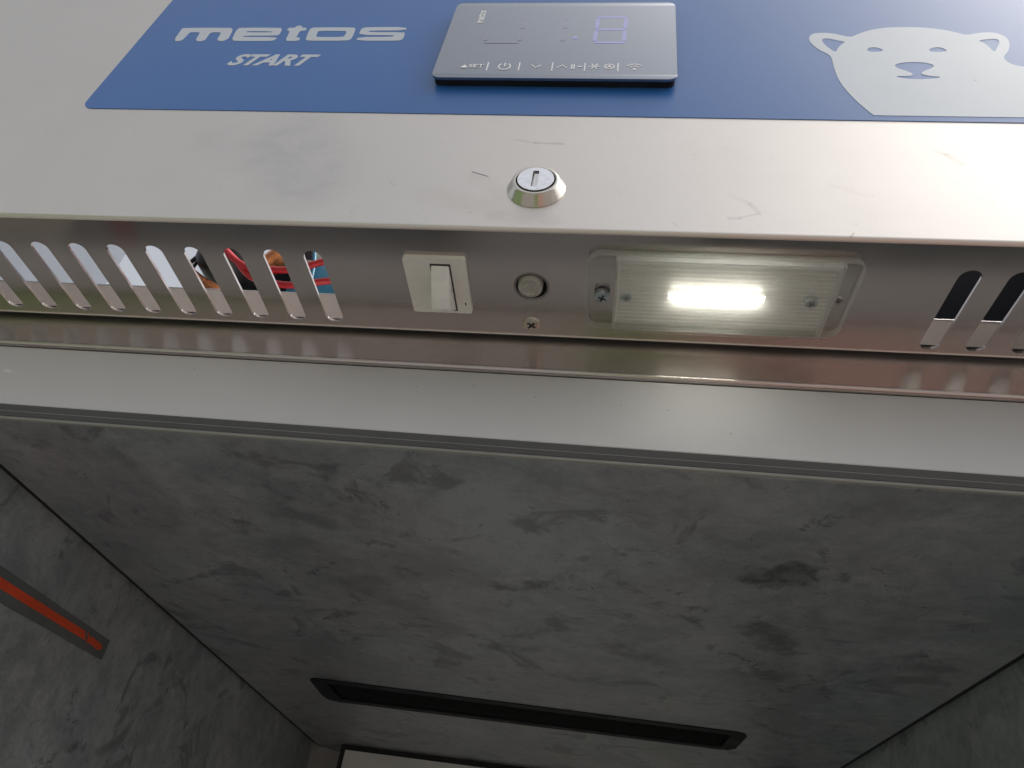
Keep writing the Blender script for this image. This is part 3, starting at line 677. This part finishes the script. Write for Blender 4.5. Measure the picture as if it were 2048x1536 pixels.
# liner walls: left, right with rounded rear corners into the back wall
def wall_strip(name, pts, mat, zt, zb, thick_dir=1):
    bm = bmesh.new(); a = [bm.verts.new((x, y, zt)) for x, y in pts]; b_ = [bm.verts.new((x, y, zb)) for x, y in pts]
    for i in range(len(pts) - 1): bm.faces.new([a[i], a[i + 1], b_[i + 1], b_[i]])
    return obj(name, bm, mat, root, smooth=40, recalc=False, warp=False)
ZT = CZ + 26
wall_strip('side_wall', [(xl(70), 70), (xl(YB), YB - RC)], M_wall, ZT, -1600)
wall_strip('side_wall', [(xr(YB), YB - RC), (xr(70), 70)], M_wall, ZT, -1600)
corner = [(xl(YB) + RC - RC * math.cos(math.radians(a)), YB - RC + RC * math.sin(math.radians(a))) for a in range(0, 91, 10)]
corner2 = [(xr(YB) - RC + RC * math.cos(math.radians(a)), YB - RC + RC * math.sin(math.radians(a))) for a in range(90, -1, -10)]
wall_strip('back_wall', corner + corner2, M_back, ZT, -1600)
bm = bmesh.new(); box(bm, xl(70), xr(70), 70, YB, -1640, -1602); obj('cabinet_floor', bm, M_dull, root)
# dark joint bead hidden in the gap
def ring(i):
    g = [(xr(72) - i, 72), (xr(YB) - i, YB - RC)]
    g += [(xr(YB) - RC + (RC - i) * math.cos(math.radians(a)), YB - RC + (RC - i) * math.sin(math.radians(a))) for a in (20, 45, 70, 90)]
    g += [(xl(YB) + RC - (RC - i) * math.cos(math.radians(a)), YB - RC + (RC - i) * math.sin(math.radians(a))) for a in (90, 70, 50, 30, 15, 0)]
    return g + [(xl(72) + i, 72)]
obj('corner_joint', plate([ring(0.05) + ring(4.95)[::-1]], UNDER, CZ + 2.6, 1.6), M_seal, root)
# outer cabinet shell
for x0, x1 in ((XL, XL + 1.5), (XR - 1.5, XR)):
    bm = bmesh.new(); box(bm, x0, x1, FY + 3, YB + 60, -1700, 2.0); obj('outer_side', bm, M_dull, root)
bm = bmesh.new(); box(bm, XL + 2, XR - 2, YB + 58, YB + 60, -1700, 2.0); obj('outer_back', bm, M_dull, root)
bm = bmesh.new(); box(bm, XL, XR, FY + 2, YB + 60, 3.0, 6.0); obj('cabinet_top', bm, M_dull, root)
for x0, x1 in ((XL + 1.6, -276.2), (294.5, XR - 1.6)):
    bm = bmesh.new(); box(bm, x0, x1, FY + 1.6, FY + 6, -1640, -66.5); obj('door_jamb', bm, M_dull, root, warp=False)
bm = bmesh.new(); box(bm, XL + 1.6, XR - 1.6, FY + 1.6, FY + 6, -1700, -1640.5); obj('bottom_rail', bm, M_dull, root, warp=False)
leg0 = None
for x, y in ((XL + 60, 130), (XR - 60, 130), (XL + 60, YB - 20), (XR - 60, YB - 20)):
    if leg0 is None:
        leg0 = obj('leg', lathe([(0, 0), (24, 0), (24, 12), (16, 18), (16, 100), (0, 100)], (x, y, -1800), (0, 0, 1), 24), M_dull, root, smooth=35); lx, ly = x, y
    else: dup(leg0, (x - lx, y - ly, 0))

# rear cover panel hanging in front of the back wall
bm = bmesh.new(); box(bm, -242.0, 250, 757.5, 759.0, -1500, -71.5)
obj('rear_cover', bm, M_back, root)
bm = bmesh.new(); box(bm, -248.5, 256, 759.6, 790, -1500, -65.5)
obj('rear_gap_shade', bm, M_seal, root)  # black block standing in for the shadow gap above the rear cover

# ceiling air grille
gf = obj('air_grille', plate([gout, [(-190, 480.5), (167, 493), (169, 495), (168.5, 538), (166, 540), (-190, 535), (-192, 533), (-192, 482)]], UNDER, CZ + 2.3, 3.0), M_black, root, smooth=30)
s0 = None
for i, yy in enumerate((482.5, 491.5, 500.5, 509.5, 518.5, 527.5)):
    if s0 is None:
        bm = bmesh.new(); vs = box(bm, -191, 168, 482.5, 487.0, CZ + 0.6, CZ + 2.4)
        for v in bm.verts:
            v.co.y += (v.co.x + 191) * 0.0345 * 0.75
            if v.co.y > 485 + (v.co.x + 191) * .0259: v.co.z += 3
        s0 = obj('slat', bm, plain("grille_slat", (0.008, 0.009, 0.010), 0.5), gf, warp=False)
    else: dup(s0, (0, yy - 482.5, 0))
b0 = None
for x in (-130, -70, -11, 48, 107):
    if b0 is None: bm = bmesh.new(); box(bm, x, x + 2.5, 487, 540, CZ + 2.6, CZ + 5); b0 = obj('crossbar', bm, M_black, gf, warp=False); bx0 = x
    else: dup(b0, (x - bx0, 0, 0))
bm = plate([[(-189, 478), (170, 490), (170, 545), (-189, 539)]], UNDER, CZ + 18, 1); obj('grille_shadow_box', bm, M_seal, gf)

# load label on the left wall
def on_left(y, z, off): return (xl(y) + off, y, z)
def left_plate(name, pts, off, mat, parent):
    bm = bmesh.new()
    a = [bm.verts.new(on_left(y, z, off)) for y, z in pts]; b_ = [bm.verts.new(on_left(y, z, off - 0.25)) for y, z in pts]
    bm.faces.new(a); bm.faces.new(b_[::-1]); n = len(pts)
    for i in range(n): bm.faces.new([a[i], b_[i], b_[(i + 1) % n], a[(i + 1) % n]])
    return obj(name, bm, mat, parent, warp=False)
lab = left_plate('load_label', [(80, -103.8), (281.5, -103.0), (282.5, -115.6), (80, -121.5)], 0.35, M_label, root)
left_plate('red_bar', [(80, -109.8), (252, -106.8), (256, -111.4), (80, -115.0)], 0.6, M_orange, lab)
left_plate('red_mark', [(255, -106.2), (259, -108.2), (262, -107.2), (275, -108.0), (277, -110.5), (272, -112.3), (262, -111.3), (258, -112.0), (257.5, -109.5)], 0.6, M_orange, lab)

# ---- things inside the hood, seen through the vent slots
bm = bmesh.new(); tube(bm, [(-215, 84, 92), (-194.3, 85, 78.4), (-187.5, 85, 73.4), (-178, 85, 65.2), (-166, 85, 58.6), (-155, 85, 58.4), (-144, 85, 58.6), (-133.5, 85, 61.9), (-121, 85, 67.5), (-100, 90, 72)], 2.0, 8)
obj('red_wire', bm, M_red, root, smooth=60, warp=False)
bm = bmesh.new(); tube(bm, [(-222, 88, 104), (-199, 88, 84), (-191, 88, 78), (-179, 88, 67.5), (-166.5, 88, 55.5), (-153, 88, 51.0), (-140.6, 88, 49.5), (-128.6, 88, 51.8), (-115, 90, 57), (-95, 94, 60)], 2.0, 8)
obj('red_wire', bm, M_red, root, smooth=60, warp=False)
bm = bmesh.new(); tube(bm, [(-176, 122, 150), (-175, 121, 118), (-177, 120, 104), (-184, 118, 92), (-190, 112, 84)], 7.5, 12)
obj('copper_pipe', bm, M_copper, root, smooth=60, warp=False)
bm = bmesh.new(); tube(bm, [(-222, 102, 74), (-212, 101, 66), (-202, 100, 59), (-190, 100, 52), (-176, 104, 42)], 4.2, 10)
obj('copper_pipe', bm, M_copper, root, smooth=60, warp=False)
bm = bmesh.new(); tube(bm, [(-217, 112, 108), (-208, 113, 99), (-199, 114, 88), (-193, 116, 80)], 3.0, 10)
obj('copper_pipe', bm, M_copper, root, smooth=60, warp=False)
bm = lathe([(0, 34), (12, 34), (15, 31), (16, 26), (16, 4), (13, 0), (6, -1), (5.5, -3), (0, -3.5)], (-198, 128, 84), (-0.15, -1, 0.15), 30)
bmesh.ops.scale(bm, vec=(1, 1, 1), verts=bm.verts); obj('fan_motor', bm, M_rubber, root, smooth=40, warp=False)
bm = bmesh.new(); tube(bm, [(-225, 105, 70), (-221.5, 105, 84), (-215, 105, 94), (-205, 108, 99), (-195, 112, 98)], 1.4, 8); obj('black_cable', bm, M_rubber, root, smooth=60, warp=False)
bm = bmesh.new(); tube(bm, [(-219, 105, 72), (-217.5, 105, 84), (-212, 106, 90), (-205, 109, 92)], 1.1, 8); obj('black_cable', bm, M_rubber, root, smooth=60, warp=False)
bbox('motor_bracket', M_navy, root, -192, -160, 131, 134, 6.5, 250, 0.5)
bbox('relay_box', M_cyan, root, -166.5, -104, 126, 158, 30, 113, 2.0)
bm = bmesh.new(); tube(bm, [(-164, 124, 128), (-157, 124, 118), (-153, 124, 104), (-150, 125, 84)], 1.6, 8); obj('terminal_rib', bm, M_cyan, root, smooth=60, warp=False)
bm = bmesh.new(); box(bm, -172, -150, 132, 150, 114, 170); bevel(bm, 4, 2); obj('plastic_bag', bm, M_bag, root, smooth=40, warp=False)
bbox('controller_housing', M_navy, root, 160, 372, 120, 320, 6.5, 262, 3.0)
bbox('flange_edge_glint', plain("folded_edge_glint", (0.85, 0.85, 0.86), 0.25, 0.9), root, XL + 2, XR - 2, 67.4, 68.7, 24.3, 25.2, 0.2)  # pale strip painted as the light caught on the flange's top edge
bbox('hood_light_block', M_dull, root, 150, XR - 2, 78, 330, 264.5, 266, 0.3)  # unseen plate, added to shade the space behind the right-hand slots
